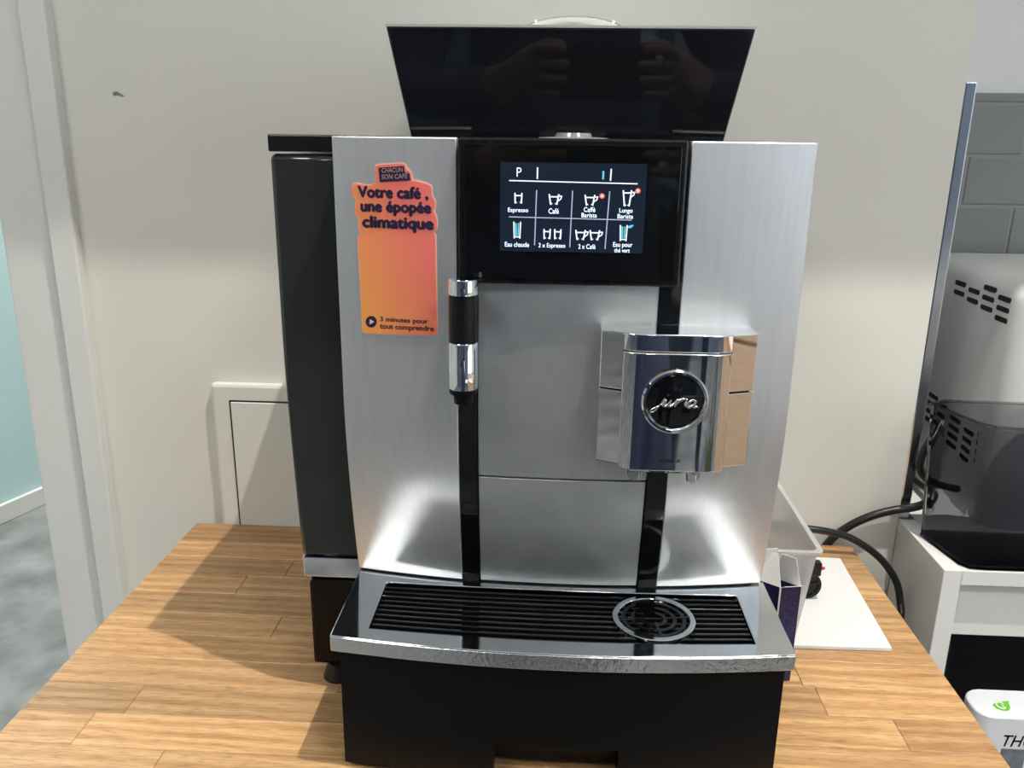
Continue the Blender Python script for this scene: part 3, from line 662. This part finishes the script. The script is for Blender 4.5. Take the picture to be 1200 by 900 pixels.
outer_ = lf; b.add([(cxl+p[0], cyl+p[1]*1.2, zt) for p in lf] + [(cxl+p[0], cyl+p[1]*1.2, zt-.0006) for p in lf], [tuple(range(len(lf)))] + [(i,(i+1)%len(lf),len(lf)+(i+1)%len(lf),len(lf)+i) for i in range(len(lf))])
b.build('leaf_mark', M['green'], bx)
b = B(); b.tube([(cxl-.0005+.0042*math.cos(math.radians(a)), cyl+.0055*math.sin(math.radians(a)), zt+.0002) for a in range(20, 330, 20)] + [(cxl+.0005,cyl-.0005,zt+.0002)], .0008, 6); b.build('leaf_mark_line', M['box'], bx)

# ---- grey appliance in the alcove, seen from its left side
ap = thing('grey_appliance', (.64,1.05,ZT), 'light grey plastic appliance with slotted vents in the tiled alcove', 'appliance')
def al(i, z): return rr(.5+i, .80-i, .908+i, 1.2-i, .025, z)
B().loft([al(0,ZT+.0005), al(0,.290), al(.002,.300), al(.008,.3085), al(.016,.3125), al(.03,.3146)]).build('appliance_body', M['greyplast'], ap, smooth=50)
def vent(yc, zc, wl_=.027):
    b = B(); pts = rrect(-wl_/2, wl_/2, -.0029, .0029, .0024, 3)
    b.loft([[(.4994, yc+p[0], zc+p[1]) for p in pts], [(.5012, yc+p[0], zc+p[1]) for p in pts]]); b.build('vent_slot', M['slot'], ap)
for c_, (yc, rows_) in enumerate(((1.055,(.2905,.279)),(1.019,(.2875,.276)),(.984,(.2965,.2850,.2735)),(.949,(.291,.2795,.268)))):
    for z in rows_: vent(yc, z)
for yc, rows_ in ((1.078,(.138,.127,.116,.105)),(1.045,(.1335,.1225,.1115,.1005)),(1.010,(.130,.119,.108,.097)),(.972,(.1265,.1155,.1045,.0935))):
    for z in rows_: vent(yc, z)
# ---- smoked clear container on the cabinet
sb = thing('smoked_container', (.50,.85,ZT), 'smoky transparent plastic container standing on the white cabinet', 'container')
def sl(i, z):
    k = (z-.03)/.155
    q = [(.4330-.004*k,.8200),(.4400,.8105-.001*k),(.4560,.8090-.003*k),(.640,.8110-.003*k),(.640,.8930),(.430,.8960+.002*k),(.4205-.012*k,.8850)]
    c_ = (.53,.852); out = []
    for x, y in q:
        d = Vector((c_[0]-x, c_[1]-y, 0)); 
        out.append((x+(i if x < c_[0] else -i), y+(i if y < c_[1] else -i), z))
    return out
B().loft([sl(0,.0305), sl(0,.186), sl(.0025,.186), sl(.0025,.034)]).build('container_wall', M['smokebin'], sb, bevel=.001)
B().loft([sl(-.0006,.0302), sl(-.0006,.0335)]).build('container_base', M['smokebin'], sb)
B().loft([sl(-.001,.1855), sl(-.001,.1875), sl(.003,.1875), sl(.003,.1855), sl(-.001,.1855)], False).build('container_rim', M['smokebin'], sb)

# ================================================================= PEOPLE AND FURNITURE BEHIND THE CAMERA (seen in the chrome)
def person(name, base, label, J, E, topm, legm, hem, phone=False):
    root = thing(name, (base[0], base[1], FL), label, 'person')
    names = list(J); me = bpy.data.meshes.new('body'); bv = Vector((base[0], base[1], FL))
    me.from_pydata([Vector(J[n][0]) for n in names], [(names.index(a), names.index(b)) for a, b in E], [])
    ob = bpy.data.objects.new('body_tmp', me); COL.objects.link(ob)
    sk = ob.modifiers.new('skin', 'SKIN'); sk.use_smooth_shade = True
    for i, n in enumerate(names):
        r = J[n][1]; me.skin_vertices[0].data[i].radius = r if isinstance(r, tuple) else (r, r)
        me.skin_vertices[0].data[i].use_root = (n == 'pelvis')
    su = ob.modifiers.new('sub', 'SUBSURF'); su.levels = 2; su.render_levels = 2
    dg = bpy.context.evaluated_depsgraph_get(); dg.update()
    m2 = bpy.data.meshes.new_from_object(ob.evaluated_get(dg)); bpy.data.objects.remove(ob)
    m2.materials.clear()
    for m in (topm, legm, M['skin'], M['shoe']): m2.materials.append(m)
    wr = [Vector(J[n][0]) for n in ('wl','wr')]; pl = [Vector(J[n][0]) for n in ('pl','pr')]
    for p in m2.polygons:
        c = p.center; p.use_smooth = True; k = 0
        if c.z > 1.50: k = 2
        elif any((c-a).dot(b-a) > 0 and (c-b).length < .16 for a, b in zip(wr, pl)): k = 2
        elif c.z < .085: k = 3
        elif c.z < hem and abs(c.x) < .3: k = 1
        p.material_index = k
    m2.transform(Matrix.Translation(bv)); link('body', m2, None, root)
    if hem < .9:      # long coat skirt
        L_ = [[(bv.x+a_*math.cos(t), bv.y+.005+b_*math.sin(t), bv.z+z_) for t in [2*math.pi*q/28 for q in range(28)]] for z_, a_, b_ in ((.60,.235,.175),(.75,.225,.165),(.92,.205,.150),(1.06,.180,.135),(1.15,.165,.125))]
        B().loft(L_).build('coat_skirt', topm, root, smooth=60)
    hx = Vector(J['head'][0]) + bv
    b = B()   # hair cap, ears, eyes, nose, mouth
    loops = []
    for k in range(8):
        t = k/7*math.pi*.56; loops.append([(hx.x+math.cos(a)*.084*math.sin(t+.02), hx.y-.012+math.sin(a)*.102*math.sin(t+.02), hx.z+.012+.098*math.cos(t)) for a in [2*math.pi*q/20 for q in range(20)]])
    b.loft(loops).build('hair', M['hair'], root, smooth=80)
    for s_ in (-1, 1):
        B().lathe([(.001,-.008),(.009,-.004),(.011,0),(.009,.004),(.001,.008)], (hx.x+s_*.032, hx.y+.084, hx.z-.005), 'y', 12).build('eye', M['cardw'], root, smooth=60)
        B().lathe([(.012,-.004),(.03,0),(.012,.006)], (hx.x+s_*.079, hx.y-.005, hx.z-.015), 'x', 14).build('ear', M['skin'], root, smooth=60)
    B().loft([[(hx.x-.008,hx.y+.088,hx.z+.005),(hx.x+.008,hx.y+.088,hx.z+.005),(hx.x,hx.y+.1,hx.z+.005)],[(hx.x-.017,hx.y+.082,hx.z-.04),(hx.x+.017,hx.y+.082,hx.z-.04),(hx.x,hx.y+.115,hx.z-.036)]]).build('nose', M['skin'], root, bevel=.004)
    B().tube([(hx.x-.022,hx.y+.082,hx.z-.062),(hx.x,hx.y+.09,hx.z-.063),(hx.x+.022,hx.y+.082,hx.z-.062)], [.002,.004,.002], 8).build('mouth', M['skin'], root, smooth=60)
    return root
def figure(el, wl, pl, er, wr, pr, fingers):
    J = dict(pelvis=((0,0,.95),(.175,.125)), belly=((0,.012,1.10),(.165,.122)), chest=((0,.005,1.29),(.165,.12)), uchest=((0,-.005,1.42),(.12,.085)), neck=((0,.005,1.50),.052),
        jaw=((0,.025,1.575),(.062,.075)), head=((0,.02,1.65),(.078,.094)), crown=((0,.012,1.725),(.055,.07)),
        sl=((-.185,-.005,1.42),.066), sr=((.185,-.005,1.42),.066), el=(el,.05), er=(er,.05), wl=(wl,.034), wr=(wr,.034), pl=(pl,(.034,.022)), pr=(pr,(.034,.022)),
        hl=((-.095,0,.86),.1), hr=((.095,0,.86),.1), kl=((-.105,.015,.5),.067), kr=((.105,.015,.5),.067), al=((-.11,-.01,.11),.046), ar=((.11,-.01,.11),.046), tl=((-.12,.14,.04),.036), tr=((.12,.14,.04),.036))
    E = [('pelvis','belly'),('belly','chest'),('chest','uchest'),('uchest','neck'),('neck','jaw'),('jaw','head'),('head','crown'),('uchest','sl'),('uchest','sr'),('sl','el'),('sr','er'),('el','wl'),('er','wr'),('wl','pl'),('wr','pr'),
        ('pelvis','hl'),('pelvis','hr'),('hl','kl'),('hr','kr'),('kl','al'),('kr','ar'),('al','tl'),('ar','tr')]
    for hand, chains in fingers.items():
        for i, ch in enumerate(chains):
            prev = 'p'+hand
            for k, p in enumerate(ch):
                n = 'f%s%d%d' % (hand, i, k); J[n] = (p, .0095 if k == 0 else .0078); E.append((prev, n)); prev = n
    return J, E
def hold(s_):      # fingers of one hand closing on the ends of a phone held sideways at (0.005,0.342,1.195)
    cx = .07; out = []
    for i, (dz, ln) in enumerate(((.030,.030),(.010,.034),(-.010,.032),(-.030,.024))):
        out.append([(cx+s_*.092,.340,1.195+dz),(cx+s_*.080,.358,1.196+dz),(cx+s_*(.080-ln),.3605,1.196+dz)])
    out.append([(cx+s_*.098,.316,1.222),(cx+s_*.078,.326,1.232),(cx+s_*.052,.329,1.228)])
    return out
J, E = figure((-.25,.10,1.13), (-.07,.265,1.165), (-.043,.312,1.192), (.32,.10,1.13), (.21,.265,1.165), (.183,.312,1.192), {'l': hold(-1), 'r': hold(1)})
person('person', (-.01,-.365), 'person in a navy jacket holding up a phone, mirrored in the chrome spout', J, E, M['navy'], M['trouser'], .86)
ph = thing('phone', (.060,-.021,.445), 'dark smartphone held sideways by the person in the navy jacket', 'phone')
B().prism_xz(rrect(-.0145,.1335,.409,.481,.009), -.0255,-.0175).build('phone_body', M['satin'], ph, bevel=.001)
B().prism_xz(rrect(-.0115,.1305,.412,.478,.007), -.0262,-.0252).build('phone_screen', M['gloss'], ph)
B().lathe([(.0065,0),(.0065,.002),(.005,.0022)], (.0005,-.0175,.470), 'y', 20).build('phone_lens', M['gloss'], ph, smooth=40)
def clasp(s_):
    return [[(s_*(.018-.01*i),.185,1.045-.017*i),(-s_*.022,.190,1.04-.017*i),(-s_*.045,.178,1.036-.017*i)] for i in range(4)] + [[(s_*.03,.175,1.075),(s_*.008,.188,1.078),(-s_*.012,.192,1.07)]]
fl = [[(-.02,.176,1.03-.016*i),(.012,.198,1.025-.016*i),(.036,.196,1.02-.016*i)] for i in range(4)] + [[(-.028,.17,1.07),(-.006,.192,1.078),(.01,.198,1.072)]]
fr_ = [[(.03,.165,1.03-.016*i),(.008,.172,1.022-.016*i),(-.018,.160,1.018-.016*i)] for i in range(4)] + [[(.035,.168,1.066),(.018,.182,1.085),(.004,.186,1.088)]]
J, E = figure((-.26,.0,1.13), (-.085,.15,1.055), (-.045,.165,1.045), (.26,.0,1.13), (.1,.14,1.05), (.055,.155,1.04), {'l': fl, 'r': fr_})
person('person', (.52,-1.75), 'person in a light blue shirt and dark trousers standing further back', J, E, M['shirt'], M['trouser'], 1.0)
rt = thing('round_table', (1.15,-1.45,FL), 'white round pedestal table in the room behind the camera', 'table')
B().lathe([(.0,.70),(.39,.70),(.40,.705),(.40,.72),(.39,.725),(.0,.725)], (1.15,-1.45,FL), n=48).build('table_top', M['cab'], rt, smooth=35)
B().lathe([(.03,.02),(.03,.70)], (1.15,-1.45,FL), n=20).build('table_column', M['steel'], rt, smooth=35)
B().lathe([(.26,0),(.26,.008),(.04,.022),(.0,.022)], (1.15,-1.45,FL), n=40).build('table_base', M['steel'], rt, smooth=35)

# wooden sideboard and an olive tote bag, both mirrored in the right of the chrome spout
sd = thing('wooden_sideboard', (1.55,-.2,FL), 'pale oak sideboard along the right of the room', 'sideboard')
B().box(1.32, 1.80, -.85, .45, FL+.08, .0).build('sideboard_body', M['paleoak'], sd, bevel=.003)
B().box(1.30, 1.82, -.87, .47, .0, .025).build('sideboard_top', M['paleoak'], sd, bevel=.003)
for k in range(3):
    dd = B().box(1.302, 1.32, -.84+.43*k, -.42+.43*k, FL+.10, -.012).build('sideboard_door', M['paleoak'], sd, bevel=.002)
    B().tube([(1.302,-.46+.43*k,-.12),(1.285,-.46+.43*k,-.12),(1.285,-.46+.43*k,-.24),(1.302,-.46+.43*k,-.24)], .005, 8).build('door_handle', M['steel'], dd, smooth=40)
for x in (1.36,1.74):
    for y in (-.8,.38): B().box(x-.02,x+.02,y-.02,y+.02,FL,FL+.08).build('sideboard_leg', M['dark'], sd)
bg = thing('tote_bag', (.86,-.95,FL), 'olive cloth tote bag with two tall handles on the floor', 'bag')
B().loft([rr(.68,1.04,-1.06,-.86,.04,FL+.001), rr(.66,1.06,-1.05,-.87,.05,FL+.2), rr(.69,1.03,-1.0,-.92,.03,FL+.42)]).build('bag_body', M['olive'], bg, smooth=50)
for y in (-.995,-.925):
    B().tube(spline([(.77,y,FL+.40),(.775,y,FL+.55),(.86,y,FL+.66),(.945,y,FL+.55),(.95,y,FL+.40)],6), .011, 8).build('bag_handle', M['olive'], bg, smooth=60)
